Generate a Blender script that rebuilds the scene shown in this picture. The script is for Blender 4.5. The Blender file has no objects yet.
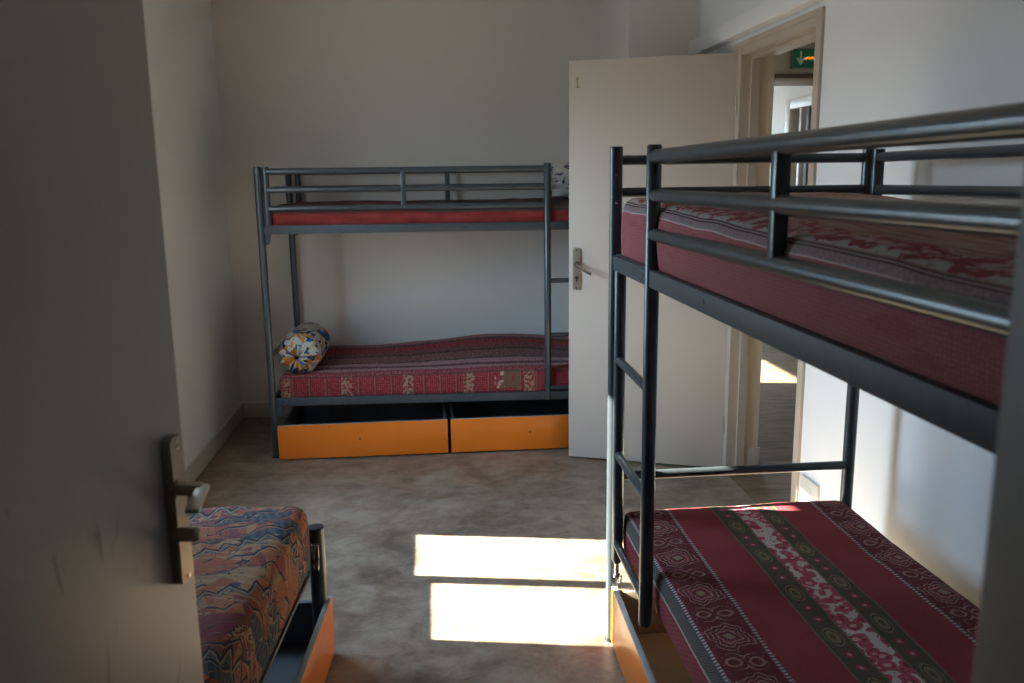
import bpy, bmesh, math, random
from mathutils import Vector, Matrix, noise
random.seed(7)
sc = bpy.context.scene
PI = math.pi
# ------------------------------------------------------------------ camera
cam = bpy.data.cameras.new('camera')
camo = bpy.data.objects.new('camera', cam); sc.collection.objects.link(camo)
cam.sensor_width = 36; cam.lens = 29.6; cam.clip_start = 0.05
RT = Vector((.99528, -.09633, -.01205)); UP = Vector((.03015, .18871, .98157)); FW = Vector((.09228, .9773, -.19072))
m = Matrix((RT, UP, -FW)).transposed().to_4x4(); m.translation = (0, 0, 1.4803)
camo.matrix_world = m
cam.dof.use_dof = True; cam.dof.focus_distance = 2.9; cam.dof.aperture_fstop = 5.6
sc.camera = camo
# ------------------------------------------------------------------ light and exposure
sc.view_settings.view_transform = 'Standard'; sc.view_settings.look = 'None'
sc.view_settings.gamma = 1; sc.view_settings.exposure = 1.28; sc.view_settings.use_curve_mapping = False
world = bpy.data.worlds.new('sky'); sc.world = world; world.use_nodes = True
wn = world.node_tree.nodes; wl = world.node_tree.links; wn.clear()
wo = wn.new('ShaderNodeOutputWorld'); wb = wn.new('ShaderNodeBackground'); wc = wn.new('ShaderNodeTexCoord')
ws = wn.new('ShaderNodeSeparateXYZ'); wr = wn.new('ShaderNodeValToRGB')
wl.new(wc.outputs['Generated'], ws.inputs[0]); wl.new(ws.outputs['Z'], wr.inputs[0])
wl.new(wr.outputs[0], wb.inputs[0]); wl.new(wb.outputs[0], wo.inputs[0])
e = wr.color_ramp.elements
e[0].position = 0.0; e[0].color = (.24, .25, .26, 1)          # sunlit ground outside
e[1].position = 0.02; e[1].color = (.63, .82, 1.0, 1)
k = e.new(.5); k.color = (.46, .68, 1.0, 1)
wb.inputs[1].default_value = 9.6
SUN_DIR = Vector((1, -.19, -.638)).normalized()
sl = bpy.data.lights.new('sun', 'SUN'); so = bpy.data.objects.new('sun', sl); sc.collection.objects.link(so)
sl.energy = 36; sl.angle = math.radians(.55); sl.color = (1, .93, .80)
so.rotation_mode = 'QUATERNION'; so.rotation_quaternion = SUN_DIR.to_track_quat('-Z', 'Y'); so.location = (-6, 4, 5)
def portal(loc, sx, sy, rot):
    l = bpy.data.lights.new('window_portal', 'AREA'); o = bpy.data.objects.new('window_portal', l); sc.collection.objects.link(o)
    l.shape = 'RECTANGLE'; l.size = sx; l.size_y = sy; l.cycles.is_portal = True
    o.location = loc; o.rotation_euler = rot
portal((-1.37, 3.19, 1.35), 1.4, 1.0, (0, -PI/2, 0))
portal((2.35, 9.03, 1.55), 1.1, 1.4, (-PI/2, 0, 0))
portal((-1.37, 6.82, 1.68), 1.4, .9, (0, -PI/2, 0))
sc.cycles.use_denoising = True
sc.cycles.max_bounces = 14; sc.cycles.diffuse_bounces = 10; sc.cycles.glossy_bounces = 4
sc.cycles.sample_clamp_indirect = 6
# ------------------------------------------------------------------ node expression helper
class NT:
    def __init__(s, name):
        s.m = bpy.data.materials.new(name); s.m.use_nodes = True
        s.t = s.m.node_tree; s.b = s.t.nodes['Principled BSDF']
    def link(s, a, sock):
        if isinstance(a, Ex): s.t.links.new(a.s, sock)
        else: sock.default_value = a
    def math(s, op, a, b=None, c=None, clamp=False):
        n = s.t.nodes.new('ShaderNodeMath'); n.operation = op; n.use_clamp = clamp
        s.link(a, n.inputs[0])
        if b is not None: s.link(b, n.inputs[1])
        if c is not None: s.link(c, n.inputs[2])
        return Ex(s, n.outputs[0])
    def mix(s, f, a, b, mode='MIX'):
        n = s.t.nodes.new('ShaderNodeMix'); n.data_type = 'RGBA'; n.blend_type = mode
        s.link(f, n.inputs[0])
        for v, i in ((a, 6), (b, 7)):
            if isinstance(v, Ex): s.t.links.new(v.s, n.inputs[i])
            else: n.inputs[i].default_value = (v[0], v[1], v[2], 1)
        return Ex(s, n.outputs[2])
    def coord(s, kind='Object', scale=(1, 1, 1), off=(0, 0, 0)):
        c = s.t.nodes.new('ShaderNodeTexCoord'); mp = s.t.nodes.new('ShaderNodeMapping')
        s.t.links.new(c.outputs[kind], mp.inputs[0]); mp.inputs['Scale'].default_value = scale; mp.inputs['Location'].default_value = off
        return Ex(s, mp.outputs[0])
    def sep(s, v):
        n = s.t.nodes.new('ShaderNodeSeparateXYZ'); s.t.links.new(v.s, n.inputs[0])
        return [Ex(s, o) for o in n.outputs]
    def comb(s, x, y, z=0.0):
        n = s.t.nodes.new('ShaderNodeCombineXYZ')
        for a, i in ((x, 0), (y, 1), (z, 2)): s.link(a, n.inputs[i])
        return Ex(s, n.outputs[0])
    def noise(s, v, scale, detail=2, rough=.5, dist=0):
        n = s.t.nodes.new('ShaderNodeTexNoise'); s.t.links.new(v.s, n.inputs['Vector'])
        n.inputs['Scale'].default_value = scale; n.inputs['Detail'].default_value = detail
        n.inputs['Roughness'].default_value = rough; n.inputs['Distortion'].default_value = dist
        return Ex(s, n.outputs[0])
    def voronoi(s, v, scale, feature='F1', out='Distance', rnd=1.0):
        n = s.t.nodes.new('ShaderNodeTexVoronoi'); n.feature = feature; s.t.links.new(v.s, n.inputs['Vector'])
        n.inputs['Scale'].default_value = scale; n.inputs['Randomness'].default_value = rnd
        return Ex(s, n.outputs[out])
    def ramp(s, f, stops, const=False):
        n = s.t.nodes.new('ShaderNodeValToRGB'); r = n.color_ramp
        if const: r.interpolation = 'CONSTANT'
        r.elements[0].position = stops[0][0]; r.elements[0].color = (*stops[0][1], 1)
        r.elements[1].position = stops[-1][0]; r.elements[1].color = (*stops[-1][1], 1)
        for p, c in stops[1:-1]:
            x = r.elements.new(p); x.color = (*c, 1)
        s.link(f, n.inputs[0]); return Ex(s, n.outputs[0])
    def bump(s, h, strength=.3, dist=.002):
        n = s.t.nodes.new('ShaderNodeBump'); n.inputs['Strength'].default_value = strength; n.inputs['Distance'].default_value = dist
        s.t.links.new(h.s, n.inputs['Height']); s.t.links.new(n.outputs[0], s.b.inputs['Normal'])
    def set(s, color=None, rough=None, metal=None, spec=None):
        if color is not None:
            if isinstance(color, Ex): s.t.links.new(color.s, s.b.inputs['Base Color'])
            else: s.b.inputs['Base Color'].default_value = (*color, 1)
        if rough is not None: s.link(rough, s.b.inputs['Roughness'])
        if metal is not None: s.b.inputs['Metallic'].default_value = metal
        if spec is not None: s.b.inputs['Specular IOR Level'].default_value = spec
        return s.m
class Ex:
    def __init__(s, nt, sock): s.nt = nt; s.s = sock
    def __add__(s, o): return s.nt.math('ADD', s, o)
    def __radd__(s, o): return s.nt.math('ADD', s, o)
    def __sub__(s, o): return s.nt.math('SUBTRACT', s, o)
    def __rsub__(s, o): return s.nt.math('SUBTRACT', o, s)
    def __mul__(s, o): return s.nt.math('MULTIPLY', s, o)
    def __rmul__(s, o): return s.nt.math('MULTIPLY', s, o)
    def __truediv__(s, o): return s.nt.math('DIVIDE', s, o)
    def gt(s, o): return s.nt.math('GREATER_THAN', s, o)
    def lt(s, o): return s.nt.math('LESS_THAN', s, o)
    def abs(s): return s.nt.math('ABSOLUTE', s)
    def frac(s): return s.nt.math('FRACT', s)
    def sin(s): return s.nt.math('SINE', s)
    def sqrt(s): return s.nt.math('SQRT', s)
    def maxi(s, o): return s.nt.math('MAXIMUM', s, o)
    def mini(s, o): return s.nt.math('MINIMUM', s, o)
    def atan2(s, o): return s.nt.math('ARCTAN2', s, o)
def band(u, a, b): return u.gt(a) * u.lt(b)

def flat(name, col, rough=.5, metal=0, spec=.5, nz=0.0, nscale=30, bump=0.0):
    n = NT(name)
    c = n.coord()
    f = n.noise(c, nscale, 4)
    if nz:
        d = tuple(x*(1-nz) for x in col); l = tuple(min(1, x*(1+nz)) for x in col)
        n.set(n.ramp(f, [(.3, d), (.7, l)]), rough, metal, spec)
    else: n.set(col, rough, metal, spec)
    if bump: n.bump(f, bump, .001)
    return n.m
# paints and metals
def wall_paint(name, col):
    n = NT(name); c = n.coord()
    big = n.noise(c, 1.3, 3); fine = n.noise(c, 160, 2)
    n.set(n.ramp(big, [(.3, tuple(x*.96 for x in col)), (.7, col)]), .62, 0, .3)
    n.bump(fine, .12, .001); return n.m
M_WALL = wall_paint('white_wall_paint', (.67, .645, .61))
M_WALLR = wall_paint('white_wall_daylight_tint', (.74, .765, .785))  # white wall with the blue of the daylight mixed into its colour
M_CEIL = wall_paint('ceiling_paint', (.72, .70, .67))
M_HALL = wall_paint('hall_cream_paint', (.72, .65, .54))
M_LEDGE = wall_paint('ledge_paint', (.74, .765, .785))  # shares the right wall's blue daylight tint
M_TRIM = flat('frame_beige_paint', (.46, .40, .33), .42, nz=.04, nscale=8)
M_TRIMW = flat('frame_grey_paint', (.50, .46, .41), .4, nz=.03, nscale=8)
M_BROWN = flat('brown_beam_paint', (.16, .12, .085), .5, nz=.05)
M_DARKDOOR = flat('dark_brown_door', (.045, .035, .028), .4, nz=.1)
M_BASE = flat('baseboard_tile', (.56, .52, .45), .35, nz=.04, nscale=10)
def metal_paint(name, col, rough=.3):
    n = NT(name); c = n.coord()
    sp = n.noise(c, 420, 1)
    n.set(n.ramp(n.noise(c, 40, 2), [(.3, tuple(x*.85 for x in col)), (.7, col)]), rough, .35, .6)
    n.bump(sp, .10, .0006); return n.m
M_TUBE = metal_paint('slate_blue_tube_enamel', (.066, .082, .093), .30)
M_RAIL = metal_paint('slate_blue_rail_enamel', (.058, .068, .076), .55); M_RAIL.node_tree.nodes['Principled BSDF'].inputs['Metallic'].default_value = .05; M_RAIL.node_tree.nodes['Principled BSDF'].inputs['Specular IOR Level'].default_value = .3
M_CAP = flat('black_plastic_cap', (.012, .012, .014), .45)
M_CHROME = flat('polished_steel', (.62, .61, .58), .22, metal=1, nz=.05)
M_STEEL = flat('brushed_steel', (.42, .37, .31), .34, metal=1, nz=.08)
M_BRONZE = flat('dark_bronze_handle', (.30, .25, .20), .32, metal=.9, nz=.1)
M_LEVER = flat('satin_nickel_lever', (.46, .43, .38), .38, metal=.85, nz=.05)
M_SLAT = flat('plywood_slat', (.32, .22, .13), .6, nz=.15, nscale=18)
def laminate(name, col, rough=.3):
    n = NT(name); c = n.coord()
    st = n.noise(c, 6, 3)
    spots = n.noise(n.coord('Object', (1, 1, 1), (3, 1, 7)), 14, 2)
    base = n.ramp(st, [(.3, tuple(x*.93 for x in col)), (.7, col)])
    n.set(n.mix(spots.gt(.76)*.45, base, tuple(x*.35 for x in col)), rough, 0, .5); return n.m
M_ORANGE = laminate('orange_laminate', (.80, .200, .016), .28)
M_EDGE = flat('grey_edge_banding', (.42, .46, .46), .35, nz=.05)
M_GREYBOX = flat('grey_melamine', (.12, .13, .14), .5, nz=.06)
M_TANBOX = laminate('beige_melamine', (.58, .46, .33), .4)
# door leaf paints
def door_paint(name, col, scuff=0.0):
    n = NT(name); c = n.coord()
    f = n.noise(n.coord('Object', (1, 1, 1)), 1.5, 2)
    base = n.ramp(f, [(.3, tuple(x*.95 for x in col)), (.7, col)])
    if scuff:
        x, y, z = n.sep(c)
        s1 = n.noise(n.coord('Object', (3.0, 3.0, 1.1), (2, 5, 1)), 9.5, 2, .5, .6)
        mask = s1.gt(.67) * z.lt(1.18) * z.gt(.3)
        blur = n.math('MULTIPLY', n.math('SUBTRACT', s1, .655, clamp=True), 9.0, clamp=True)
        base = n.mix(blur * z.lt(1.2) * scuff, base, tuple(x*.3 for x in col))
    n.set(base, .45, 0, .4); n.bump(n.noise(c, 90, 2), .06, .001); return n.m
M_DOOR = door_paint('warm_grey_door_paint', (.50, .455, .405))
M_DOORN = door_paint('scuffed_grey_door_paint', (.42, .39, .345), .75)
M_JAMB = flat('dark_grey_jamb_paint', (.13, .125, .115), .5, nz=.05, nscale=6)
# floors
def floor_mat():
    n = NT('grey_brown_concrete_vinyl'); c = n.coord()
    a = n.noise(c, 2.6, 6, .65, .8); b = n.noise(n.coord('Object', (1, 1.3, 1)), 8, 8, .72, .5); g = n.noise(n.coord('Object', (1.0, 6, 1)), 60, 3)
    f = a*.40 + b*.50 + g*.10
    col = n.ramp(f, [(.40, (.135, .095, .065)), (.48, (.225, .165, .118)), (.55, (.295, .232, .172)), (.63, (.375, .308, .236))])
    n.set(col, n.math('MULTIPLY_ADD', b, .2, .34), 0, .42); n.bump(g, .10, .001); return n.m
def hall_floor_mat():
    n = NT('hall_wood_vinyl')
    a = n.noise(n.coord('Object', (1.2, 9, 1)), 3, 5, .6, .4); b = n.noise(n.coord('Object', (2, 30, 1)), 4, 4)
    n.set(n.ramp(a*.6+b*.4, [(.35, (.14, .09, .05)), (.5, (.22, .155, .095)), (.65, (.30, .22, .145))]), .7, 0, .12); return n.m
M_FLOOR = floor_mat(); M_HFLOOR = hall_floor_mat()
def glass():
    n = NT('window_glass'); n.set((1, 1, 1), 0.0)
    n.b.inputs['Transmission Weight'].default_value = 1; n.b.inputs['IOR'].default_value = 1.0
    t = n.t; tr = t.nodes.new('ShaderNodeBsdfTransparent'); tr.inputs[0].default_value = (.93, .95, .94, 1)
    gl = t.nodes.new('ShaderNodeBsdfGlossy'); gl.inputs['Roughness'].default_value = .02
    mx = t.nodes.new('ShaderNodeMixShader'); mx.inputs[0].default_value = .05
    t.links.new(tr.outputs[0], mx.inputs[1]); t.links.new(gl.outputs[0], mx.inputs[2])
    t.links.new(mx.outputs[0], t.nodes['Material Output'].inputs[0]); return n.m
M_GLASS = glass()
def emit(name, col, strength):
    n = NT(name); n.set(col, .5); n.b.inputs['Emission Color'].default_value = (*col, 1); n.b.inputs['Emission Strength'].default_value = strength
    return n.m
# ------------------------------------------------------------------ fabrics
def weave(n, col, amt=.25):
    uv = n.coord('UV'); x, y, z = n.sep(uv)
    w = ((x*1400).sin() * (y*1400).sin())*.5 + .5
    sp = n.noise(uv, 330, 2)
    return n.mix(n.math('MULTIPLY', sp, amt), col, (.02, .015, .015)), w
def fabric_finish(n, col, bump=.25, fuzz=.0):
    c2, w = weave(n, col, .35)
    n.set(c2, .85, 0, .15)
    n.b.inputs['Sheen Weight'].default_value = fuzz
    uv = n.coord('UV')
    n.bump(n.noise(uv, 260, 2), bump, .0012); return n.m
RED = (.255, .040, .046); DKRED = (.140, .026, .033); PINK = (.42, .115, .135); CREAM = (.48, .43, .38)
OLIVE = (.085, .068, .045); GREY = (.30, .27, .27); CHAR = (.05, .045, .045)
def medallion_layer(n, col, u, v, uc, half, per, phase, line, fill):
    ph = ((v + phase) / per).frac() - .5
    p = (u - uc) / half; qq = ph * (per / half)
    r = (p*p + qq*qq*.95).sqrt(); th = p.atan2(qq)
    lob = 1.0 + (th*4.0).sin()*.12 + (th*10.0).sin()*.06
    rr = r / lob
    col = n.mix(band(rr, .30, .52), col, fill)
    for a in (.14, .40, .60, .80): col = n.mix(band(rr, a, a+.055)*.75, col, line)
    col = n.mix(rr.lt(.13), col, (.30, .24, .14))
    # scrolls between the medallions
    qv = n.math('ABSOLUTE', ph) - .5
    q2 = qv * (per/half); r2 = ((p.abs()-.42)*(p.abs()-.42) + q2*q2).sqrt()
    sw = ((r2*16.0) + p.abs().atan2(q2)*2.0).sin()
    col = n.mix(sw.gt(.55) * rr.gt(.9) * r2.lt(.55) * .6, col, line)
    sp = n.voronoi(n.comb(u, v), 95)
    col = n.mix(sp.lt(.22)*rr.gt(.86)*.45, col, line)
    return col
def fabric_band():                                    # lower right mattress
    n = NT('banded_medallion_fabric'); uv = n.coord('UV'); u, v, _ = n.sep(uv)
    u = u + (n.noise(uv, 38, 2) - .5)*.0035; vd = v + (n.noise(n.coord('UV', (1, 1, 1), (3, 3, 0)), 30, 2) - .5)*.016; ud = u + (n.noise(n.coord('UV', (1, 1, 1), (9, 3, 0)), 30, 2) - .5)*.012
    # u from 0 (room side top edge) to .74 (wall side)
    dots = n.voronoi(n.comb(u, v), 210).lt(.42)
    fine = ((v*520.0).sin()).gt(0.0)
    # sides below the top edge
    side = n.mix(((v*260.0).sin()*(u*520.0).sin()).gt(.55)*.35, (.20, .030, .040), PINK)
    col = n.mix(n.math('MULTIPLY', dots, .10), RED, PINK)
    med = medallion_layer(n, DKRED, ud, vd, .072, .060, .205, .03, (.46, .30, .27), (.23, .055, .065))
    col = n.mix(band(u, .012, .132), col, med)
    med2 = medallion_layer(n, DKRED, ud, vd, .672, .060, .205, .10, (.46, .30, .27), (.23, .055, .065))
    col = n.mix(band(u, .612, .76), col, med2)
    for c0, ph in ((.305, .06), (.442, .02)):
        o = n.mix(dots*.25, OLIVE, (.20, .16, .11))
        vv = ((v + ph)/.205).frac() - .5
        p = (u - c0)/.020; qy = vv*(.205/.040)
        rr = (p*p + qy*qy).sqrt()
        o = n.mix(rr.lt(1.0), o, (.20, .165, .085)); o = n.mix(band(rr, .70, .85), o, (.07, .05, .035)); o = n.mix(rr.lt(.3), o, (.11, .085, .05))
        v2 = ((v + ph)/.0513).frac() - .5
        p3 = (u - c0)/.013; q3 = v2*(.0513/.013); r3 = (p3*p3+q3*q3).sqrt()
        o = n.mix(r3.lt(1.0)*rr.gt(1.25), o, (.27, .045, .075)); o = n.mix(r3.lt(.4)*rr.gt(1.25), o, (.45, .25, .24))
        o = n.mix(((u-c0).abs()).gt(.0290)*.6, o, (.24, .20, .13))
        col = n.mix(band(u, c0-.033, c0+.033), col, o)
    # floral band
    w = n.noise(uv, 22, 3, .6); vo = n.voronoi(n.comb(u + w*.018, v + w*.02), 30, rnd=.8); cell = n.noise(uv, 48, 3)
    fl = n.mix((vo - cell*.50).lt(.34), (.56, .47, .43), (.42, .085, .115)); fl = n.mix((vo + cell*.35).lt(.42), fl, (.62, .30, .31)); fl = n.mix(band(vo + cell*.3, .50, .56), fl, (.30, .04, .07))
    fl = n.mix(n.voronoi(uv, 75).lt(.20)*vo.gt(.5), fl, (.07, .07, .05)); fl = n.mix(cell.gt(.60)*vo.lt(.45), fl, (.20, .025, .045))
    col = n.mix(band(u, .340, .408), col, fl)
    lines = n.mix(fine, (.45, .42, .42), (.12, .06, .07))
    for a, b in ((.000, .010), (.134, .143), (.602, .611)):
        col = n.mix(band(u, a, b), col, lines)
    # charcoal woven strip folded over the room side edge
    strip = n.mix(((v*700.0).sin()*(u*900.0).sin()).gt(.1)*.6, (.05, .045, .042), (.20, .18, .16))
    col = n.mix(band(u, -.045, 0.0), col, strip)
    col = n.mix(band(u, -.052, -.045), col, (.38, .33, .30))
    col = n.mix(u.lt(-.052), col, side)
    col = n.mix(band(u, .735, .742), col, (.40, .36, .34)); col = n.mix(u.gt(.742), col, strip)
    return fabric_finish(n, col)
def fabric_flower():                                  # upper right mattress
    n = NT('faded_flower_edge_fabric'); uv = n.coord('UV'); u, v, _ = n.sep(uv)
    st = n.noise(n.comb(u*14.0, v*1.2), 6, 3)
    col = n.ramp(st, [(.35, (.30, .12, .12)), (.5, (.42, .24, .21)), (.62, (.46, .34, .28)), (.7, (.34, .15, .14))])
    blob = n.noise(uv, 26, 4, .65, .4); bl2 = n.noise(n.coord('UV', (1, 1, 1), (5, 2, 0)), 50, 3)
    wave = (v*52.0).sin()*.012 + (v*131.0).sin()*.006
    white = n.mix(bl2.gt(.60), (.50, .47, .46), (.32, .23, .22))
    fl = n.mix(blob.gt(.47), (.54, .38, .37), (.36, .07, .08)); fl = n.mix(bl2.gt(.56), fl, (.24, .06, .05))
    uu = u + wave + (blob - .5)*.06
    col = n.mix(band(uu, .018, .085), col, fl)
    col = n.mix(band(uu, -.03, .018) * u.gt(.004), col, white)
    us = u + (v*4.0).sin()*.002
    col = n.mix(band(us, -.0300, .002), col, n.mix(n.noise(uv, 120, 2).gt(.52)*.5, (.30, .23, .235), (.17, .11, .115)))
    for a in (-.002, -.010): col = n.mix(band(us, a-.0025, a+.0015), col, (.085, .03, .035))
    col = n.mix(band(us, -.0065, -.0045), col, (.50, .44, .43)); col = n.mix(band(us, -.033, -.030), col, (.55, .46, .45))
    dots = n.voronoi(n.comb(u, v), 130, rnd=.25).lt(.26)
    side = n.mix(dots*.45, (.34, .10, .11), (.52, .26, .26))
    side = n.mix(n.noise(n.comb(u*3.0, v*.6), 8, 3).gt(.6)*.3, side, (.24, .04, .05))
    col = n.mix(us.lt(-.033), col, side)
    return fabric_finish(n, col)
def fabric_stripes():                                 # lower mattress at the back
    n = NT('narrow_banded_red_fabric'); uv = n.coord('UV'); u, v, _ = n.sep(uv)
    wob = n.noise(n.comb(u, v*2.0), 30, 3)
    uu = u*.93 + (wob - .5)*.006
    def motif(a, b):
        mm = n.noise(uv, 75, 3); return n.mix(mm.gt(.52), a, b)
    stops = [(0.0, (.34, .06, .08)), (.08, (.48, .28, .29)), (.14, (.13, .05, .055)), (.19, (.46, .25, .26)), (.27, (.09, .06, .055)), (.31, (.24, .10, .10)),
             (.46, (.06, .035, .035)), (.50, (.22, .075, .08)), (.62, (.38, .03, .045)), (.74, (.10, .05, .05)), (.80, (.42, .19, .20)), (.90, (.12, .05, .05)), (1.0, (.25, .05, .06))]
    col = n.ramp(uu / .74, stops, True)
    dk = n.noise(uv, 80, 3, .7); col = n.mix(dk.gt(.56)*.6, col, (.42, .28, .24)); col = n.mix(dk.lt(.44)*.6, col, (.10, .02, .025))
    # red side with repeats
    vf = (v/.088).frac(); t = n.voronoi(n.comb(u, v), 85, rnd=.3)
    side = n.mix(t.lt(.32)*.6, (.25, .020, .032), (.40, .16, .14)); side = n.mix(n.noise(uv, 55, 3).gt(.60)*.5, side, (.10, .03, .03))
    side = n.mix(vf.lt(.10)*.8, side, (.13, .035, .04)); side = n.mix(band(vf, .10, .13)*.5, side, (.45, .33, .20))
    gm = ((v/.33).frac()); side = n.mix(band(gm, .40, .58)*n.noise(uv, 60, 2).gt(.5)*.8, side, (.34, .28, .17))
    big = band(v, .545, .66)*n.noise(uv, 22, 3).gt(.47); side = n.mix(big*.9, side, (.15, .105, .065))
    side = n.mix(band(v, .63, .68)*n.noise(n.coord('UV', (1, 1, 1), (2, 2, 0)), 30, 3).gt(.55), side, (.45, .33, .28))
    col = n.mix(u.lt(.006), col, side); col = n.mix(band(u, -.012, .006)*.7, col, (.11, .055, .05))
    return fabric_finish(n, col)
def fabric_plainred():                                # upper mattress at the back
    n = NT('plain_red_fabric_dark_top'); uv = n.coord('UV'); u, v, _ = n.sep(uv)
    w = n.noise(n.comb(u*6.0, v*1.5), 5, 3)
    side = n.ramp(w, [(.35, (.20, .024, .022)), (.65, (.31, .044, .038))])
    tw = (((v+u)*330.0).sin()*((v-u)*330.0).sin()).gt(.1)
    top = n.mix(tw, (.035, .028, .026), (.16, .10, .09))
    far = v.gt(1.05); top = n.mix(far*.7, top, (.16, .03, .03))
    col = n.mix(u.gt(-.045), side, top)
    return fabric_finish(n, col)
def fabric_kilim():                                   # single bed at the left
    n = NT('southwestern_zigzag_fabric'); uv = n.coord('UV'); u0, v0, _ = n.sep(uv)
    # pattern runs on the diagonal
    wob = n.noise(uv, 7, 2); u0 = u0*.60; v0 = v0*.60; u = u0*.94 + v0*.34 + wob*.04; v = v0*.90 - u0*.42 + (n.noise(n.coord('UV', (1, 1, 1), (4, 1, 0)), 7, 2))*.05
    tri = ((u/.052).frac() - .5).abs()*.030
    stepu = n.math('SNAP', u, .013)
    vz = v + tri
    row = n.math('FLOOR', vz/.040)
    f = (vz/.040).frac()
    pick = n.noise(n.comb(row*3.7, stepu*9.0), 1.6, 1)
    base = n.ramp(pick, [(0, (.10, .05, .05)), (.36, (.30, .085, .050)), (.44, (.22, .055, .055)), (.50, (.40, .155, .075)), (.56, (.33, .095, .06)), (.62, (.36, .20, .10)), (.70, (.05, .075, .10))], True)
    blk = n.voronoi(n.comb(u*1.0, v*2.1), 14, out='Color'); bx, by, bz = n.sep(blk)
    base = n.mix(bx.gt(.55), base, (.36, .115, .06)); base = n.mix(bx.gt(.84), base, (.20, .05, .06)); base = n.mix(by.gt(.87), base, (.36, .22, .12))
    teal = by.lt(.15)
    base = n.mix(teal, base, (.040, .062, .080))
    hat = ((u*420.0).sin()).gt(.2); base = n.mix(teal*hat, base, (.085, .105, .11))
    hat2 = ((v*300.0 + u*150.0).sin()).gt(.55); base = n.mix(hat2*by.gt(.6)*.6, base, (.45, .30, .17))
    # hooked outlines
    sw = n.noise(n.comb(u, v*1.7), 13, 1, .4, 1.6)
    l1 = band((sw*7.0).frac(), .0, .10); base = n.mix(l1*sw.gt(.42), base, (.030, .030, .045))
    l2 = band((sw*7.0).frac(), .10, .17); base = n.mix(l2*sw.gt(.42)*.7, base, (.45, .30, .19))
    base = n.mix(f.lt(.13)*bz.gt(.35), base, (.028, .030, .050))
    base = n.mix(band(f, .13, .20)*bz.gt(.35)*.6, base, (.42, .27, .15))
    # stacked zigzag bands
    zz = (((u/.034).frac() - .5).abs()*.034*1.5 + v)/.155
    zf = zz.frac(); base = n.mix(band(zf, .0, .05), base, (.025, .028, .045)); base = n.mix(band(zf, .08, .11), base, (.09, .12, .13))
    base = n.mix(band(zf, .05, .075), base, (.36, .25, .14))
    return fabric_finish(n, base)
def fabric_bolster():
    n = NT('white_orange_blue_print'); c = n.coord('UV'); a, b, _ = n.sep(c)
    p = n.comb(a*1.0, b*2.2)
    base = n.ramp(n.noise(p, 9, 3), [(.3, (.42, .40, .34)), (.7, (.55, .53, .47))])
    o = n.noise(p, 8, 2, .5, .8); base = n.mix(o.gt(.56), base, (.62, .22, .03)); base = n.mix(o.gt(.66), base, (.50, .36, .08))
    bl = n.noise(n.coord('UV', (1.6, 1.2, 1), (7, 3, 0)), 8.5, 2, .5, .8)
    base = n.mix(bl.gt(.565), base, (.015, .025, .07)); base = n.mix(bl.gt(.625), base, (.03, .12, .38))
    dk = n.noise(n.coord('UV', (1, 6, 1), (1, 8, 0)), 9, 2, .5, .6); base = n.mix(dk.gt(.64), base, (.02, .02, .03))
    n.set(base, .8, 0, .2); n.bump(n.noise(c, 18, 3), .5, .01); return n.m
def fabric_bolster2():
    n = NT('white_blue_print'); c = n.coord('UV')
    base = n.ramp(n.noise(c, 9, 3), [(.3, (.44, .41, .37)), (.7, (.56, .53, .48))])
    bl = n.noise(n.coord('UV', (1.6, 1.2, 1), (7, 3, 0)), 10, 2, .5, 1.0)
    base = n.mix(bl.gt(.58), base, (.06, .08, .16)); base = n.mix(bl.gt(.66), base, (.28, .16, .09))
    n.set(base, .8, 0, .2); n.bump(n.noise(c, 18, 3), .5, .01); return n.m
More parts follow.
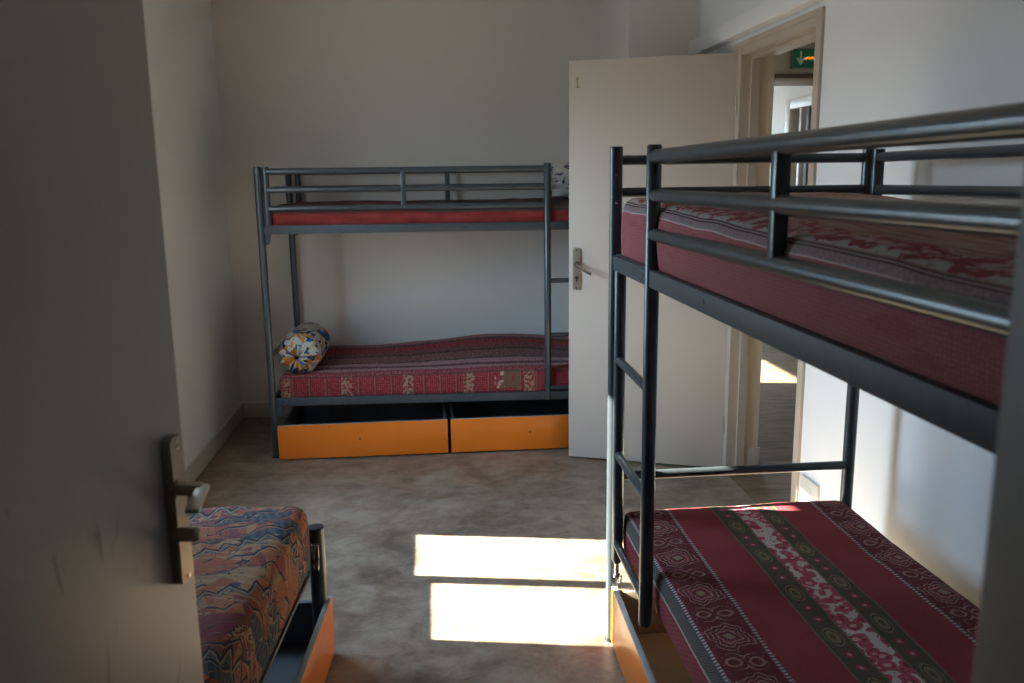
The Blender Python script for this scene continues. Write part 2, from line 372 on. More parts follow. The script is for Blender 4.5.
# ------------------------------------------------------------------ mesh helpers
def link(o, parent=None):
    sc.collection.objects.link(o)
    if parent: o.parent = parent
    return o
def tag(o, label=None, cat=None, group=None, kind=None):
    if label: o['label'] = label
    if cat: o['category'] = cat
    if group: o['group'] = group
    if kind: o['kind'] = kind
    return o
def empty(name, loc, rz=0.0):
    o = bpy.data.objects.new(name, None); link(o); o.location = loc; o.rotation_euler = (0, 0, rz); o.empty_display_size = .1
    return o
class MB:
    def __init__(s): s.bm = bmesh.new(); s.mi = 0
    def box(s, x0, x1, y0, y1, z0, z1, bev=0.0, mat=None, mi=0):
        t = bmesh.new(); bmesh.ops.create_cube(t, size=1)
        for v in t.verts:
            v.co = Vector(((x0+x1)/2 + v.co.x*(x1-x0), (y0+y1)/2 + v.co.y*(y1-y0), (z0+z1)/2 + v.co.z*(z1-z0)))
        if bev: bmesh.ops.bevel(t, geom=list(t.edges), offset=bev, segments=2, affect='EDGES', profile=.5)
        if mat is not None:
            for v in t.verts: v.co = mat @ v.co
        for f in t.faces: f.material_index = mi; f.smooth = False
        s.merge(t); return s
    def merge(s, t):
        me = bpy.data.meshes.new('tmp'); t.to_mesh(me); t.free(); s.bm.from_mesh(me); bpy.data.meshes.remove(me)
    def tube(s, pts, r, seg=18, caps=True, mi=0):
        pts = [Vector(p) for p in pts]; t = bmesh.new(); rings = []
        up = None
        for i, p in enumerate(pts):
            d = (pts[min(i+1, len(pts)-1)] - pts[max(i-1, 0)]).normalized()
            if up is None:
                up = Vector((0, 0, 1)) if abs(d.z) < .9 else Vector((1, 0, 0))
            a = d.cross(up).normalized(); b = a.cross(d).normalized(); up = b
            rr = r[i] if isinstance(r, (list, tuple)) else r
            rings.append([t.verts.new(p + (a*math.cos(2*PI*k/seg) + b*math.sin(2*PI*k/seg))*rr) for k in range(seg)])
        for i in range(len(rings)-1):
            for k in range(seg):
                f = t.faces.new((rings[i][k], rings[i][(k+1) % seg], rings[i+1][(k+1) % seg], rings[i+1][k])); f.material_index = mi
        if caps:
            t.faces.new(rings[0][::-1]).material_index = mi; t.faces.new(rings[-1]).material_index = mi
        bmesh.ops.recalc_face_normals(t, faces=list(t.faces))
        for f in t.faces: f.smooth = len(f.verts) == 4
        s.merge(t); return s
    def prism(s, poly, axis, a, b, mi=0):
        t = bmesh.new()
        def P(p, h): return {'x': (h, p[0], p[1]), 'y': (p[0], h, p[1]), 'z': (p[0], p[1], h)}[axis]
        lo = [t.verts.new(P(p, a)) for p in poly]; hi = [t.verts.new(P(p, b)) for p in poly]
        t.faces.new(lo); t.faces.new(hi[::-1]); n = len(poly)
        for i in range(n): t.faces.new((lo[i], lo[(i+1) % n], hi[(i+1) % n], hi[i]))
        for f in t.faces: f.material_index = mi
        bmesh.ops.recalc_face_normals(t, faces=list(t.faces)); s.merge(t); return s
    def xform(s, M):
        for v in s.bm.verts: v.co = M @ v.co
        return s
    def build(s, name, mats, parent=None, angle=38, label=None):
        me = bpy.data.meshes.new(name); s.bm.to_mesh(me); s.bm.free()
        for mm in (mats if isinstance(mats, (list, tuple)) else [mats]): me.materials.append(mm)
        me.set_sharp_from_angle(angle=math.radians(angle))
        o = bpy.data.objects.new(name, me); link(o, parent)
        if label: o['label'] = label
        return o
def struct(name, mb, mats, parent=None):
    o = mb.build(name, mats, parent)
    if not parent: o['kind'] = 'structure'
    return o
# ------------------------------------------------------------------ the room
XL, XR, YB, YN, H = -1.231, 1.45, 5.33, .417, 2.62
XR2, XH = 1.61, 3.07
YEND, YS = 8.9, -1.7
b = MB(); b.box(XL-.12, XR, YS, YEND, -.1, 0); b.box(XR, XH+.12, YS, YEND, -.1, 0, mi=1); struct('floor', b, [M_FLOOR, M_HFLOOR])
b = MB(); b.box(XL-.12, XH+.12, YS, YEND, H, H+.1); struct('ceiling', b, M_CEIL)
WY0, WY1, WZ0, WZ1 = 2.725, 3.655, .668, 2.04       # window in the left wall
VY0, VY1, VZ0, VZ1 = 6.38, 7.28, 1.2, 2.58           # window of the next room
b = MB()
x0, x1 = XL-.12, XL
b.box(x0, x1, YS, WY0, 0, H); b.box(x0, x1, WY0, WY1, 0, WZ0); b.box(x0, x1, WY0, WY1, WZ1, H); b.box(x0, x1, WY1, VY0, 0, H)
b.box(x0, x1, VY0, VY1, 0, VZ0); b.box(x0, x1, VY0, VY1, VZ1, H); b.box(x0, x1, VY1, YEND, 0, H)
struct('wall_left', b, wall_paint('neutral_white_wall_paint', (.69, .69, .69)))
b = MB(); b.box(XL, XR, YB, YB+.1, 0, H); b.box(1.068, XR, 4.57, YB, 0, H); struct('wall_back', b, M_WALL)
DY0, DY1, DH = 3.13, 3.975, 2.06                     # doorway to the hall
NY0, NY1 = 5.72, 6.78
b = MB()
b.box(XR, XR2, YN, DY0, 0, H); b.box(XR, XR2, DY0, DY1, DH, H); b.box(XR, XR2, DY1, NY0, 0, H)
b.box(XR, XR2, NY0, NY1, 2.05, H); b.box(XR, XR2, NY1, YEND, 0, H)
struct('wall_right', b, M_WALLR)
b = MB(); b.box(XH, XH+.12, YN-.2, 6.30, 0, H); b.box(XH, XH+.12, 6.30, 7.10, 2.05, H); b.box(XH, XH+.12, 7.10, YEND, 0, H)
struct('wall_hall', b, M_WALL)
b = MB(); b.box(XL-.12, 1.8, YEND, YEND+.1, 0, H); b.box(2.9, XH+.12, YEND, YEND+.1, 0, H); b.box(1.8, 2.9, YEND, YEND+.1, 0, .85); b.box(1.8, 2.9, YEND, YEND+.1, 2.25, H); struct('wall_far', b, M_WALL)
b = MB()
for xa in (1.8, 2.33, 2.85): b.box(xa, xa+.05, YEND+.01, YEND+.06, .85, 2.25, .003)
for za in (.85, 2.20): b.box(1.8, 2.9, YEND+.012, YEND+.058, za, za+.05, .003)
wf = struct('window_3', b, M_TRIMW)  # unseen window, added to brighten the hall beyond the beam
for xa in (1.845, 2.375):
    g = MB(); g.box(xa, xa+.48, YEND+.033, YEND+.038, .895, 2.205); g.build('pane', M_GLASS, wf)
b = MB(); b.box(XL, -.475, YN-.2, YN, 0, H); b.box(-.475, .335, YN-.2, YN, 2.06, H); b.box(.335, XH, YN-.2, YN, 0, H); struct('wall_near', b, M_WALL)
b = MB(); b.box(XR, XR+.1, YS, YN-.2, 0, H); b.box(XL, XR, YS-.1, YS, 0, H); struct('wall_entrance', b, M_HALL)
# window frames, sashes, panes
def window(idx, y0, y1, z0, z1, panes, sill=True):
    b = MB(); xa, xb = XL-.055, XL
    b.box(xa, xb, y0, y1, z1-.065, z1); b.box(xa, xb, y0, y1, z0, z0+.03)
    ys = [y0] + [c for p in panes for c in p[:2]] + [y1]
    for i in range(0, len(ys), 2): b.box(xa, xb, ys[i], ys[i+1], z0+.03, z1-.065)
    for (ya, yb, za) in panes: b.box(xa, xb, ya, yb, z0+.03, za)
    o = struct('window_%d' % idx, b, M_TRIMW)
    for (ya, yb, za) in panes:
        g = MB(); g.box(XL-.032, XL-.027, ya-.006, yb+.006, za-.006, z1-.06); g.build('pane', M_GLASS, o)
    if sill:
        s = MB(); s.box(XL-.01, XL+.03, y0-.04, y1+.04, z0-.03, z0, .004); s.build('window_sill', M_TRIMW, o)
        h = MB(); ym = (panes[0][1]+panes[1][0])/2; h.box(XL, XL+.012, ym-.014, ym+.014, 1.2, 1.33, .003); h.tube([(XL+.01, ym, 1.29), (XL+.045, ym, 1.29), (XL+.05, ym, 1.17)], .008); h.build('window_handle', M_LEVER, o)
window(1, WY0, WY1, WZ0, WZ1, [(2.764, 3.165, .765), (3.216, 3.596, .725)])
window(2, VY0, VY1, VZ0, VZ1, [(VY0+.05, VY1-.05, VZ0+.06)], False)
# baseboards
def base(name, segs):
    b = MB()
    for s in segs:
        b.box(*s, 0, .098, .003)
    return struct(name, b, M_BASE)
base('baseboard_left', [(XL, XL+.012, YN, YB)])
base('baseboard_back', [(XL+.012, 1.068, YB-.012, YB), (1.056, 1.068, 4.57, YB-.012), (1.056, XR, 4.558, 4.57)])
base('baseboard_right', [(XR-.012, XR, YN, DY0-.03)])
b = MB(); b.box(XR2, XR2+.012, YN, DY0-.01, 0, .132, .003); b.box(XR2, XR2+.012, DY1+.01, NY0, 0, .132, .003); b.box(XR+.088, XR2+.012, DY1-.052, DY1-.04, 0, .132, .003); struct('baseboard_hall', b, M_BASE)
# ledge boxing above the hall doorway
b = MB(); b.box(1.39, XR, 2.0, 4.57, 2.098, 2.176, .004); struct('trim_1', b, M_LEDGE)
# hall door frame: lining, stop and casing
b = MB()
b.box(XR-.004, XR+.045, DY1-.045, DY1-.0005, 0, DH); b.box(XR+.045, XR+.085, DY1-.058, DY1-.0005, 0, DH)
b.box(XR-.004, XR2+.003, DY0+.0005, DY0+.035, 0, DH); b.box(XR+.045, XR+.085, DY0+.035, DY0+.050, 0, DH-.04, .003)
b.box(XR-.004, XR2+.003, DY0+.0355, DY1-.0585, DH-.04, DH+.0); b.box(XR+.045, XR+.085, DY0+.035, DY1-.058, DH-.055, DH-.04, .003)
b.box(XR-.012, XR-.0005, DY0-.028, DY0+.008, 0, DH+.018); b.box(XR-.012, XR-.0005, DY0+.008, DY1+.002, DH-.005, DH+.018); b.box(XR-.012, XR-.0005, DY1+.002, DY1+.03, 0, DH+.018)
struct('trim_2', b, M_TRIM)
b = MB(); b.box(XR+.085, XR2, DY1-.04, DY1, 0, DH-.04); struct('wall_return', b, M_HALL)
# hall beam, far door frame
b = MB(); b.box(XR2, XH, 5.2, 5.62, 2.085, H); struct('wall_beam', b, M_HALL)
b = MB(); b.box(XR2, XH, 5.19, 5.63, 2.06, 2.085, .003); struct('trim_3', b, M_BROWN)
b = MB()
b.box(XH-.03, XH+.12, 6.24, 6.33, 0, 2.10, .004); b.box(XH-.03, XH+.12, 7.07, 7.16, 0, 2.10, .004); b.box(XH-.03, XH+.12, 6.33, 7.07, 2.02, 2.10, .002); b.box(XH-.01, XH+.03, 6.88, 6.92, 0, 2.02, .003)
struct('trim_4', b, M_TRIMW)
b = MB(); b.box(XH+.05, XH+.09, 6.33, 7.07, .005, 2.02); d3 = struct('door_3', b, M_DARKDOOR)
h = MB(); h.box(XH+.038, XH+.05, 6.40, 6.44, .95, 1.17, .003); h.tube([(XH+.05, 6.42, 1.06), (XH+.0, 6.42, 1.06), (XH-.0, 6.54, 1.06)], .009); h.build('door_handle', M_STEEL, d3)
# near doorway frame
b = MB(); b.box(.308, .338, YN-.205, YN+.003, 0, 2.06, .002); b.box(-.478, -.445, YN-.205, YN+.003, 0, 2.06, .002); b.box(-.445, .308, YN-.205, YN+.003, 2.03, 2.06)
b.box(.340, .40, YN+.0005, YN+.010, 0, 2.12); b.box(-.54, -.480, YN+.0005, YN+.010, 0, 2.12); b.box(-.480, .340, YN+.0005, YN+.010, 2.076, 2.12)
struct('trim_5', b, M_JAMB)
# ------------------------------------------------------------------ door leaves
def lever(parent, px, pz, dirx, droop, out, mat_plate, mat_lever, plen=.215, back=0):
    """handle on the -Y face of a leaf at local x = px; plate + lever + keyhole knob"""
    t = MB(); hw = .0195 if parent.name != 'door_2' else .0175
    poly = [(px+hw*math.cos(a) if abs(math.cos(a)) > .01 else px, 0) for a in (0,)]
    zc = pz - plen*.13
    pts = []
    for (cx, cz, a0) in ((px+hw-.006, zc+plen/2-.006, 0), (px-hw+.006, zc+plen/2-.006, 1), (px-hw+.006, zc-plen/2+.006, 2), (px+hw-.006, zc-plen/2+.006, 3)):
        for k in range(5):
            a = (a0 + k/4)*PI/2; pts.append((cx+.006*math.cos(a), cz+.006*math.sin(a)))
    t.prism(pts, 'y', -.0105 if parent.name != 'door_2' else -.0135, 0)
    return t, zc
UX = Vector((math.sin(math.radians(8)), math.cos(math.radians(8)), 0))
# near door (left foreground): local +X runs from the hinge to the free edge, -Y face looks into the doorway view
hx, hy = -.342-.72*UX.x, 1.13-.72*UX.y
d2 = empty('door_2', (hx, hy, 0), math.atan2(UX.y, UX.x)); d2['kind'] = 'structure'
b = MB(); b.box(.0, .72, 0, .040, .008, 2.03, .002); b.build('door_leaf', M_DOORN, d2)
t, zc = lever(d2, .672, 1.084, 0, 0, 0, None, None, .199)
pl = t.build('door_handle', M_BRONZE, d2)
for z_, r_ in ((zc+.094, .0028), (zc+.085, .0028), (zc-.093, .0032)):
    t = MB(); t.tube([(.672, -.0132, z_), (.672, -.0150, z_)], r_, 10); t.build('screw', M_CHROME, pl)
def loc2(x, y, z):                                    # world point -> door_2 local
    dx, dy = x-hx, y-hy; c, s_ = UX.x, UX.y
    return Vector((dx*c+dy*s_, -dx*s_+dy*c, z))
t = MB(); t.tube([(.662, -.009, 1.090), (.662, -.016, 1.090)], .0125, 20); t.box(.654, .670, -.048, -.010, 1.083, 1.098, .003)
t.build('lever_neck', M_BRONZE, pl)
p1 = loc2(-.3030, 1.066, 1.0925); p2 = loc2(-.2945, .983, 1.0925)
d = (p2-p1).normalized(); s_ = Vector((-d.y, d.x, 0)); ang = math.atan2(d.y, d.x)
t = MB(); L_ = (p2-p1).length
t.box(-.006, L_, -.0085, .0085, -.0035, .0035, .0025, Matrix.Translation(p1) @ Matrix.Rotation(ang, 4, 'Z')); t.build('lever_grip', M_LEVER, pl)
t = MB(); t.tube([(.657, -.009, 1.030), (.657, -.036, 1.030)], .0095, 20); t.tube([(.657, -.036, 1.030), (.657, -.041, 1.030)], [.0095, .0045], 20); t.build('thumb_turn', M_BRONZE, pl)
# door standing open at the hall doorway
ax, ay, bx, by = .701, 4.269, 1.451, 3.973
ang1 = math.atan2(by-ay, bx-ax)
d1 = empty('door_1', (ax, ay, 0), ang1); d1['kind'] = 'structure'
W1 = math.hypot(bx-ax, by-ay) - .004
b = MB(); b.box(0, W1, 0, .040, .012, 2.04, .002); b.build('door_leaf', M_DOOR, d1)
t, zc = lever(d1, .043, 1.046, 0, 0, 0, None, None, .212)
pl = t.build('door_handle', M_STEEL, d1)
t = MB(); t.tube([(.045, -.009, 1.046), (.045, -.022, 1.046)], .012, 18); t.tube([(.043, -.012, 1.046), (.043, -.045, 1.046), (.047, -.052, 1.043), (.085, -.056, 1.022), (.128, -.056, .998)], .0085, 14)
t.build('lever_grip', M_CHROME, pl)
t = MB(); t.tube([(.043, -.010, .975), (.043, -.014, .975)], .008, 16); t.box(.041, .045, -.0145, -.010, .955, .975, .0005); t.build('keyhole', M_CAP, pl)
for z_ in (zc+.096, zc-.096):
    t = MB(); t.tube([(.043, -.0102, z_), (.043, -.0122, z_)], .004, 10); t.build('screw', M_CHROME, pl)
M_GOLD = flat('brass_number', (.28, .22, .09), .45, metal=.5)
t = MB(); t.box(.0415, .0465, -.003, 0, 1.912, 1.962, .0005); t.box(.034, .054, -.003, 0, 1.912, 1.917, .0005)
t.prism([(.0415, 1.962), (.034, 1.950), (.034, 1.944), (.0415, 1.952)], 'y', -.003, 0); t.build('room_number', M_GOLD, d1)
for z_ in (.25, 1.02, 1.80):
    t = MB(); t.tube([(W1-.001, -.007, z_-.045), (W1-.001, -.007, z_+.045)], .007, 12); t.build('hinge', M_STEEL, d1)
# small plate on the right wall
o = empty('wall_socket', (XR, 2.995, .25)); tag(o, 'small white rectangular plate low on the right wall beside the hall doorway', 'wall plate')
M_PLATE = flat('white_plate_plastic', (.62, .61, .58), .4)
t = MB(); t.box(-.012, 0, -.075, .075, -.055, .060, .003); t.build('plate', M_PLATE, o)
t = MB(); t.box(-.0145, -.012, -.030, .030, -.028, .030, .001); t.tube([(-.0146, -.010, 0), (-.0148, -.010, 0)], .003, 10); t.build('socket_face', M_PLATE, o)
# exit sign
M_GREEN = emit('sign_green', (.008, .11, .045), .06); M_SIGNW = emit('sign_white', (.50, .56, .46), .03); M_LED = emit('orange_lamp', (1.0, .26, .015), .42)
sx0, sz0 = 2.222, 2.118
o = empty('exit_sign', (sx0, 5.188, sz0)); tag(o, 'green emergency exit sign with white arrow on the hall beam', 'exit sign')
t = MB(); t.box(-.004, .29, -.035, 0, -.006, .112, .004); t.build('housing', flat('sign_housing', (.25, .27, .24), .5), o)
t = MB(); t.box(.0, .286, -.038, -.034, -.001, .107, .001); t.build('panel', M_GREEN, o)
t = MB(); t.box(.040, .052, -.0405, -.037, .030, .096); t.prism([(.018, .052), (.046, .014), (.074, .052), (.066, .060), (.046, .036), (.026, .060)], 'y', -.0405, -.037); t.build('arrow', M_SIGNW, o)
t = MB()
# running figure and door opening
t.prism([(.150, .012), (.200, .012), (.200, .096), (.150, .096), (.150, .090), (.193, .090), (.193, .018), (.150, .018)], 'y', -.0405, -.037)
t.tube([(.170, -.0405, .080), (.170, -.037, .080)], .009, 14)
t.prism([(.160, .070), (.176, .072), (.172, .044), (.182, .030), (.176, .014), (.169, .016), (.172, .030), (.162, .044), (.150, .030), (.138, .034), (.142, .040), (.150, .038), (.158, .050)], 'y', -.0405, -.037)
t.prism([(.160, .070), (.146, .060), (.140, .050), (.145, .048), (.152, .056), (.162, .062)], 'y', -.0405, -.037)
t.prism([(.176, .070), (.188, .056), (.195, .058), (.184, .072)], 'y', -.0405, -.037)
t.xform(Matrix.Translation((-.010, 0, 0)))
t.build('running_figure', M_SIGNW, o)
t = MB()
for i in range(5): t.tube([(.078+i*.0125, -.045, .054+(.004 if i % 2 else -.002)), (.078+i*.0125, -.037, .054+(.004 if i % 2 else -.002))], .006, 12)
t.build('indicator_lamps', M_LED, o)
# ------------------------------------------------------------------ bunk beds
L, W, D, R = 1.905, .771, .417, .019
G1, G2, G3 = 1.527, 1.434, 1.339
HT, HL = 1.5506, 1.5553
ZU0, ZU1, ZL0, ZL1 = 1.209, 1.252, .2885, .332
RUNGS = (1.243, .940, .645, .352)
def bed(name, loc, rz, ladder_end, single=False, width=W, rr=R, inset=0.0, extra=0.0):
    root = empty(name, loc, rz); W_ = width
    X = (lambda x: L-x) if ladder_end else (lambda x: x)   # X(0) = ladder end
    top = HT+extra if not single else .440
    def tb(nm, pts, r=None, mat=M_TUBE, seg=18):
        t = MB(); t.tube(pts, r or rr, seg); return t.build(nm, mat, root)
    for (x, y) in ((0, 0), (0, W_), (L, 0), (L, W_)):
        p = tb('corner_post', [(X(x), y, .012), (X(x), y, top-.003)])
        t = MB(); t.tube([(X(x), y, top-.003), (X(x), y, top+.001)], [rr+.0006, rr-.002], 18); t.build('end_cap', M_CAP, p)
        t = MB(); t.tube([(X(x), y, 0), (X(x), y, .014)], rr+.0015, 18); t.build('floor_cap', M_CAP, p)
        if not single and y == 0 and x == 0 and not ladder_end:
            for z_ in (1.487, 1.405):
                t = MB(); t.tube([(X(x)+rr-.001, -.004, z_), (X(x)+rr+.002, -.004, z_)], .0045, 10); t.build('bolt', M_CHROME, p)
    zs = (ZL0,) if single else (ZL0, ZU0)
    for z_ in zs:
        low = inset and z_ == ZL0
        rh = .0435 if not low else .012
        for y in (inset if low else 0, W_):
            xa, xb = X(.0), X(L); a, b_ = min(xa, xb), max(xa, xb)
            inner = .024 if y < .1 else -.024
            t = MB(); t.box(a+rr-.004, b_-rr+.004, y-.011, y+.011, z_, z_+rh, .002)
            t.box(a+rr, b_-rr, min(y, y+inner), max(y, y+inner), z_, z_+.004)
            s = t.build('side_rail', M_RAIL, root)
            if y == 0:
                for xs in (X(D+.43), X(L-.06)):
                    t = MB(); t.tube([(xs, -.0108, z_+.024), (xs, -.0125, z_+.024)], .0058, 14); t.build('bolt_hole', M_CAP, s)
        for x in (0, L):
            sgn = 1 if X(x) < L/2 else -1; a = X(x)
            t = MB(); t.box(a-.010, a+.010, rr-.004, W_-rr+.004, z_, z_+rh, .002); t.build('end_rail', M_RAIL, root)
            for y, sy in (((0, 1), (W_, -1)) if not low else ()):
                t = MB()
                t.prism([(a+sgn*(rr-.003), z_+.002), (a+sgn*.052, z_+.002), (a+sgn*.040, z_-.052), (a+sgn*(rr-.003), z_-.060)], 'y', y-.003, y+.003); t.build('corner_bracket', M_RAIL, root)
        t = MB()
        n = 11
        for i in range(n):
            x = .09 + (L-.18)*i/(n-1); t.box(x-.035, x+.035, .016+(inset if low else 0), W_-.016, z_+.0045, z_+.0155, .002)
        t.build('bed_slats', M_SLAT, root)
    if single:
        for x in (0, L): tb('end_tube', [(X(x), rr-.003, .36), (X(x), W_*.25, .38), (X(x), W_*.5, .44), (X(x), W_*.75, .49), (X(x), W_-.0, .505)], .012)
        for z_ in (.375, .340):
            t = MB(); t.tube([(X(0)-rr+.001, 0, z_), (X(0)-rr-.007, 0, z_)], .0055, 12); t.build('bolt', M_CHROME, root)
        t = MB(); t.box(X(0)-rr-.005, X(0)-rr-.001, -.012, .010, .315, .395, .0015); t.prism([(X(0)-rr-.022, .318), (X(0)-rr-.003, .318), (X(0)-rr-.003, .350), (X(0)-rr-.010, .350), (X(0)-rr-.014, .330), (X(0)-rr-.022, .334)], 'y', -.012, -.008); t.build('mounting_hook', M_CHROME, root)
        return root
    # end bars
    for x in (0, L):
        tb('end_bar', [(X(x), rr-.003, .560), (X(x), W_-rr+.003, .560)], .0145)
        for z_ in (G1, G2): tb('end_guard_rail', [(X(x), rr-.003, z_), (X(x), W_-rr+.003, z_)], .0145)
    # front guard: from the ladder tube to a post hugging the far corner post
    gx = L - .040
    t = MB(); t.tube([(X(gx), -.002, ZU1), (X(gx), -.002, HT)], .0175, 18); t.build('guard_post', M_TUBE, root)
    for z_, r_ in ((G1, .0165), (G2, .0155), (G3, .0155)): tb('guard_rail', [(X(D), 0, z_), (X(gx), -.002, z_)], r_)
    t = MB(); xm = X(D+.749); t.box(xm-.013, xm+.013, -.013, .013, G3, G1, .005); t.build('guard_divider', M_TUBE, root)
    # rear guard
    for x in (.055, L-.055):
        t = MB(); t.tube([(X(x), W_, ZU1), (X(x), W_, HT)], .0175, 18); t.build('guard_post', M_TUBE, root)
    for z_ in (G1, G2): tb('guard_rail', [(X(.055), W_, z_), (X(L-.055), W_, z_)], .0145)
    t = MB(); t.box(L/2-.015, L/2+.015, W_-.008, W_+.008, ZU1-.01, G1, .003); t.build('guard_divider', M_TUBE, root)
    # ladder
    t = MB(); t.tube([(X(D), 0, ZL0-.002), (X(D), 0, ZL0+.006), (X(D), 0, HL-.004), (X(D), 0, HL)], [.015, .0185, .0185, .016], 18); t.build('ladder_rail', M_TUBE, root)
    t = MB(); t.tube([(X(.037), .008, ZL0-.002), (X(.037), .008, ZL0+.01), (X(.037), .008, 1.235), (X(.037), .008, 1.256)], [.011, .0175, .0175, .012], 18); lad = t.build('ladder_rail', M_TUBE, root)
    for z_ in RUNGS:
        t = MB(); t.tube([(X(.04), .006, z_), (X(D), 0, z_)], .0125, 14); t.build('rung', M_TUBE, root)
    t = MB(); t.tube([(X(.037), .008, ZL0-.050), (X(.037), .008, ZL0-.047), (X(.037), .008, ZL0-.040), (X(.037), .008, ZL0-.039), (X(.037), .008, ZL0)], [.012, .012, .012, .008, .008], 12); t.build('latch_pin', M_CHROME, lad)
    t = MB(); t.tube([(X(.037), .008, ZL0-.045), (X(.060), .006, ZL0-.055), (X(.085), .008, ZL0-.045), (X(.095), .008, ZL0-.02)], .004, 8)
    t.build('latch_hook', M_CHROME, lad)
    return root
RB = bed('bunk_bed', (.5450, 2.4674, 0), -PI/2 + .004, False, inset=.062, extra=.014)
tag(RB, 'slate grey tubular metal bunk bed along the right wall, ladder at its far end', 'bunk bed')
BB = bed('bunk_bed', (-.8732, 4.4933, 0), -.0405, True)
tag(BB, 'grey metal bunk bed against the back wall with two orange drawers beneath', 'bunk bed')
ROT3 = math.radians(3.6)
dv = Vector((math.sin(ROT3), math.cos(ROT3)))         # left bed direction, near -> far
far = Vector((-.378, 2.468)); near = far - dv*L
LB = bed('single_bed', (near.x, near.y, 0), PI/2 - ROT3, True, True, .705, .0255, inset=.030)
tag(LB, 'low metal bed with a short capped post, left, behind the grey door', 'bed')
# ------------------------------------------------------------------ mattresses
def mattress(name, w, l, h, mat, r=.035, zf=None, seed=0, bulge=.006, world=None, label=None, cat='mattress', uoff=0.0):
    """local: x across (0 = room side), y along, z up from the base"""
    nx, ny, nz = 30, 64, 10
    bm = bmesh.new(); uvl = bm.loops.layers.uv.new('UVMap')
    def shape(x, y, z):
        qx = min(max(x, r), w-r); qy = min(max(y, r), l-r); qz = min(max(z, r), h-r)
        dd = Vector((x-qx, y-qy, z-qz)); p = Vector((x, y, z))
        if dd.length > 1e-6: p = Vector((qx, qy, qz)) + dd.normalized()*min(r, dd.length)
        zt = p.z/h
        sd = math.sin(PI*min(1, max(0, zt)))
        if p.x < .02: p.x -= sd*bulge*(1+.8*noise.noise(Vector((seed, p.y*5, 0))))
        if p.x > w-.02: p.x += sd*bulge*.3
        if p.y < .02: p.y -= sd*bulge*.4
        if p.y > l-.02: p.y += sd*bulge*.4
        dz = .007*noise.noise(Vector((p.x*4, p.y*3, seed))) + .004*noise.noise(Vector((p.x*11, p.y*9, seed+5)))
        if zf: dz += zf(p.x/w, p.y/l)
        p.z += dz*max(0, zt)
        return p
    def grid(fn, na, nb, uvf):
        vs = [[bm.verts.new(shape(*fn(i/na, j/nb))) for j in range(nb+1)] for i in range(na+1)]
        for i in range(na):
            for j in range(nb):
                f = bm.faces.new((vs[i][j], vs[i+1][j], vs[i+1][j+1], vs[i][j+1]))
                for lp, (a, b_) in zip(f.loops, ((i, j), (i+1, j), (i+1, j+1), (i, j+1))):
                    lp[uvl].uv = uvf(*fn(a/na, b_/nb))
    grid(lambda a, b_: (a*w, b_*l, h), nx, ny, lambda x, y, z: (x, y))
    grid(lambda a, b_: (a*w, b_*l, 0), 4, 8, lambda x, y, z: (x, y))
    grid(lambda a, b_: (0, b_*l, a*h), nz, ny, lambda x, y, z: (-(h-z), y))
    grid(lambda a, b_: (w, b_*l, a*h), nz, ny, lambda x, y, z: (w+(h-z), y))
    grid(lambda a, b_: (a*w, 0, b_*h), nx, nz, lambda x, y, z: (x, -(h-z)))
    grid(lambda a, b_: (a*w, l, b_*h), nx, nz, lambda x, y, z: (x, l+(h-z)))
    bmesh.ops.remove_doubles(bm, verts=list(bm.verts), dist=.0004)
    bmesh.ops.recalc_face_normals(bm, faces=list(bm.faces))
    me = bpy.data.meshes.new(name); bm.to_mesh(me); bm.free(); me.materials.append(mat)
    for p in me.polygons: p.use_smooth = True
    o = bpy.data.objects.new(name, me); link(o); o.matrix_world = world
    return tag(o, label, cat)
def frame(ox, oy, z, xdir, ydir):
    m = Matrix.Identity(4)
    m.col[0][:3] = (xdir[0], xdir[1], 0); m.col[1][:3] = (ydir[0], ydir[1], 0); m.translation = (ox, oy, z); return m
# right bed: x across -> +X (room to wall), y along -> from far end? (y local runs near -> far)
c4, s4 = math.cos(.004), math.sin(.004)
def rb(x, yfar): return (.5424 + x, 2.4674 - yfar)
o = rb(.036, 1.862)
mattress('mattress', .724, 1.866, .142, fabric_band(), r=.024, seed=2, bulge=.004, world=frame(o[0], o[1], .305, (1, 0), (0, 1)),
         zf=lambda a, b_: .003*math.sin(PI*a), label='maroon mattress with medallion and flower bands on the lower right bunk')
o = rb(.019, 1.885)
mattress('mattress', .738, 1.871, .186, fabric_flower(), r=.030, seed=9, bulge=.010, world=frame(o[0], o[1], 1.2255, (1, 0), (0, 1)),
         zf=lambda a, b_: .048*b_ - .040 + .012*math.sin(PI*a), label='faded pink mattress with flowered edge on the upper right bunk')
cB, sB = math.cos(.0405), -math.sin(.0405)
def bbp(x, y): return (-.8732 + x*cB - y*sB, 4.4933 + x*sB + y*cB)
o = bbp(1.878, .022)
# x across is local +Y of the bed, y along is reversed so that the frame stays right handed
def bframe(x0, y0, z): 
    p = bbp(x0, y0); return frame(p[0], p[1], z, (-sB, cB), (-cB, -sB))
mattress('mattress', .725, 1.845, .140, fabric_stripes(), r=.030, seed=14, bulge=.008, world=bframe(1.878, .020, .305),
         zf=lambda a, b_: .055*math.exp(-((b_-.33)/.24)**2)*(.25+.75*a) + .030*a, label='red striped mattress on the lower back bunk, under the rolled bolster')
mattress('mattress', .725, 1.845, .125, fabric_plainred(), r=.028, seed=21, bulge=.008, world=bframe(1.878, .020, 1.2255),
         zf=lambda a, b_: .004, label='plain red sided mattress on the upper back bunk')
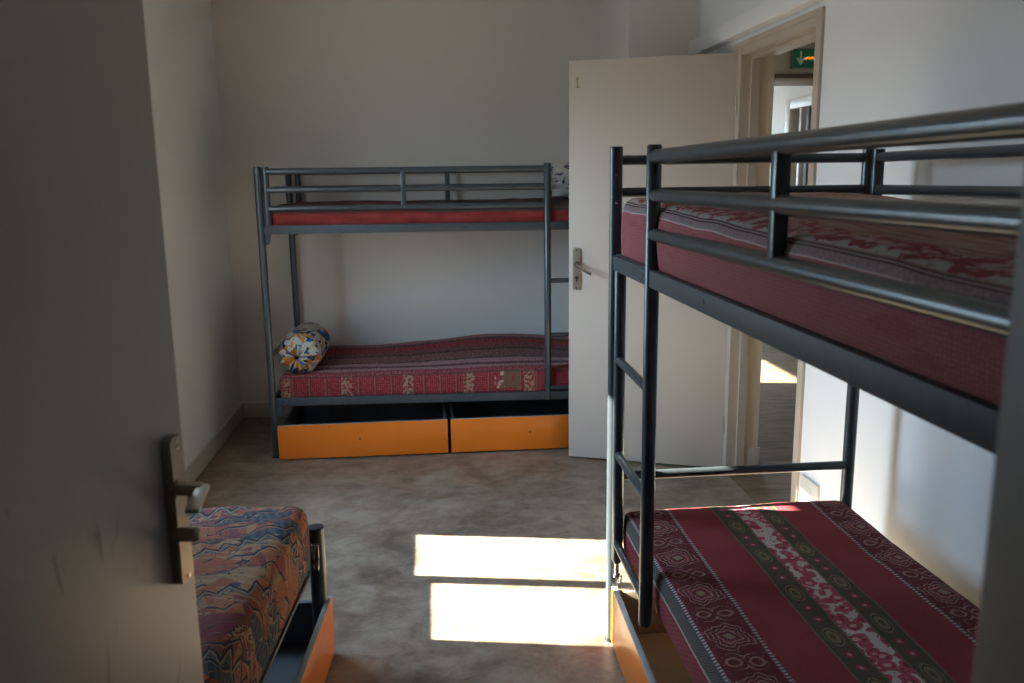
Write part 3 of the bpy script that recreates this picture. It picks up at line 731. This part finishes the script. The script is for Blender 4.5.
# left single bed: room side is +X
fx = far + Vector((-.012*math.cos(ROT3), .012*math.sin(ROT3)))
bx_, by_ = (-math.cos(ROT3), math.sin(ROT3)), (-dv.x, -dv.y)
st = fx + Vector(by_)*.020
mattress('mattress', .67, 1.84, .222, fabric_kilim(), r=.038, seed=31, bulge=.004, world=frame(st.x, st.y, .305, bx_, by_),
         zf=lambda a, b_: .004*math.sin(PI*a), label='terracotta and navy zigzag patterned mattress on the low left bed')
# ------------------------------------------------------------------ drawers
def drawer(loc, rz, w, depth, box_mat, label, h=.197, group=None):
    """front spans local x 0..w on y = 0 (facing -Y)"""
    r = empty('underbed_drawer', loc, rz); tag(r, label, 'drawer', group)
    t = MB(); t.box(0, w, 0, .018, .010, h, .0012)
    f = t.build('front_panel', [M_ORANGE, M_EDGE, box_mat], r)
    for p in f.data.polygons:
        n = p.normal
        if n.y < -.9: p.material_index = 0
        elif n.y > .9: p.material_index = 2
        else: p.material_index = 1
    for xa in (.004, w-.020):
        t = MB(); t.box(xa, xa+.016, .018, depth-.016, .025, h-.012, .001); t.build('side_panel', box_mat, r)
    t = MB(); t.box(.004, w-.004, depth-.016, depth, .025, h-.012, .001); t.build('back_panel', box_mat, r)
    t = MB(); t.box(.020, w-.020, .018, depth-.016, .028, .036); t.build('bottom_panel', box_mat, r)
    for x in (.06, w-.06):
        for y in (.08, depth-.08):
            t = MB(); t.tube([(x-.012, y, .0145), (x+.012, y, .0145)], .0135, 16); t.build('castor', M_CAP, r)
    t = MB(); t.tube([(w/2-.02, -.0008, .11), (w/2-.02, .002, .11)], .006, 12); t.build('screw_mark', flat('dark_screw', (.18, .06, .02), .6), r)
    return r
drawer((-.845, 4.418, 0), 0, .905, .62, M_GREYBOX, 'left orange drawer under the back bunk bed')
drawer((.078, 4.418, 0), 0, .905, .62, M_GREYBOX, 'right orange drawer under the back bunk bed, partly behind the open door')
# right bed: local -Y must face -X (room): rotate -90 deg: local x -> -Y world
rz = math.atan2(-(2.446-1.922), -(.5405-.528)*1.0)     # along measured front line
drawer((.5215+.0185, 2.450, 0), rz, .905, .60, M_TANBOX, 'orange fronted drawer beneath the lower right bunk')
# left bed: front faces +X: local x runs +Y
f0 = Vector((-.3425, 2.493)) - dv*.905
drawer((f0.x, f0.y, 0), math.atan2(dv.y, dv.x), .905, .60, M_GREYBOX, 'orange fronted drawer pulled out from the low left bed')
# ------------------------------------------------------------------ bolsters
def bolster(name, r0, length, mat, label, M):
    """axis along +Y, gathered and tied end at y = 0"""
    bm = bmesh.new(); uvl = bm.loops.layers.uv.new('UVMap'); seg = 96
    prof = [(-.050, .060), (-.040, .052), (-.022, .026), (-.010, .013), (-.002, .014), (.004, .030), (.012, .055), (.024, .085), (.042, .108), (.066, .121), (.10, .126), (.16, .128), (.24, .127), (.32, .127),
            (length-.08, .125), (length-.045, .112), (length-.02, .085), (length-.006, .045), (length, .008)]
    rows = []
    for i, (y, r) in enumerate(prof):
        r = r*r0/.128; row = []
        wgt = max(0, 1-abs(y-.02)/.09) if y > -.03 else 1.3
        for k in range(seg):
            a = 2*PI*k/seg
            pl = 1 + wgt*.16*math.sin(a*9 + math.sin(a*2)*1.3) + wgt*.05*math.sin(a*20+1)
            dn = .05*noise.noise(Vector((math.cos(a)*2, math.sin(a)*2, y*7)))
            rr = r*(pl+dn); yy = y + (.012*math.sin(a*9) if y < -.03 else 0)
            row.append((rr*math.cos(a), yy, rr*math.sin(a)*(.96)))
        rows.append([bm.verts.new(p) for p in row])
    for i in range(len(rows)-1):
        for k in range(seg):
            f = bm.faces.new((rows[i][k], rows[i][(k+1) % seg], rows[i+1][(k+1) % seg], rows[i+1][k]))
            for lp, (ii, kk) in zip(f.loops, ((i, k), (i, k+1), (i+1, k+1), (i+1, k))): lp[uvl].uv = (kk/seg*.8, prof[ii][0] + .3*min(1, prof[ii][1]/.12)*.3)
    bm.faces.new(rows[-1])
    bmesh.ops.recalc_face_normals(bm, faces=list(bm.faces))
    me = bpy.data.meshes.new('cover'); bm.to_mesh(me); bm.free(); me.materials.append(mat)
    for p in me.polygons: p.use_smooth = True
    root = empty(name, (0, 0, 0)); root.matrix_world = M; tag(root, label, 'bolster pillow')
    c = bpy.data.objects.new('cover', me); link(c, root)
    t = MB(); t.tube([(.0155*math.cos(a*PI/8), -.006, .0155*math.sin(a*PI/8)) for a in range(17)], .003, 8, False); t.build('tie_cord', M_CAP, root)
    return root
Mb = Matrix.Translation((-.735, 4.515, .548)) @ Matrix.Rotation(math.radians(-3), 4, 'Z') @ Matrix.Rotation(math.radians(3), 4, 'X')
bolster('bolster_pillow', .116, .46, fabric_bolster(), 'white, orange and blue print bolster tied at one end on the lower back bunk', Mb)
Mb = Matrix.Translation((1.0, 4.80, 1.462)) @ Matrix.Rotation(math.radians(90), 4, 'Z')
bolster('bolster_pillow', .104, .29, fabric_bolster2(), 'pale printed bolster on the upper back bunk, half hidden by the door', Mb)
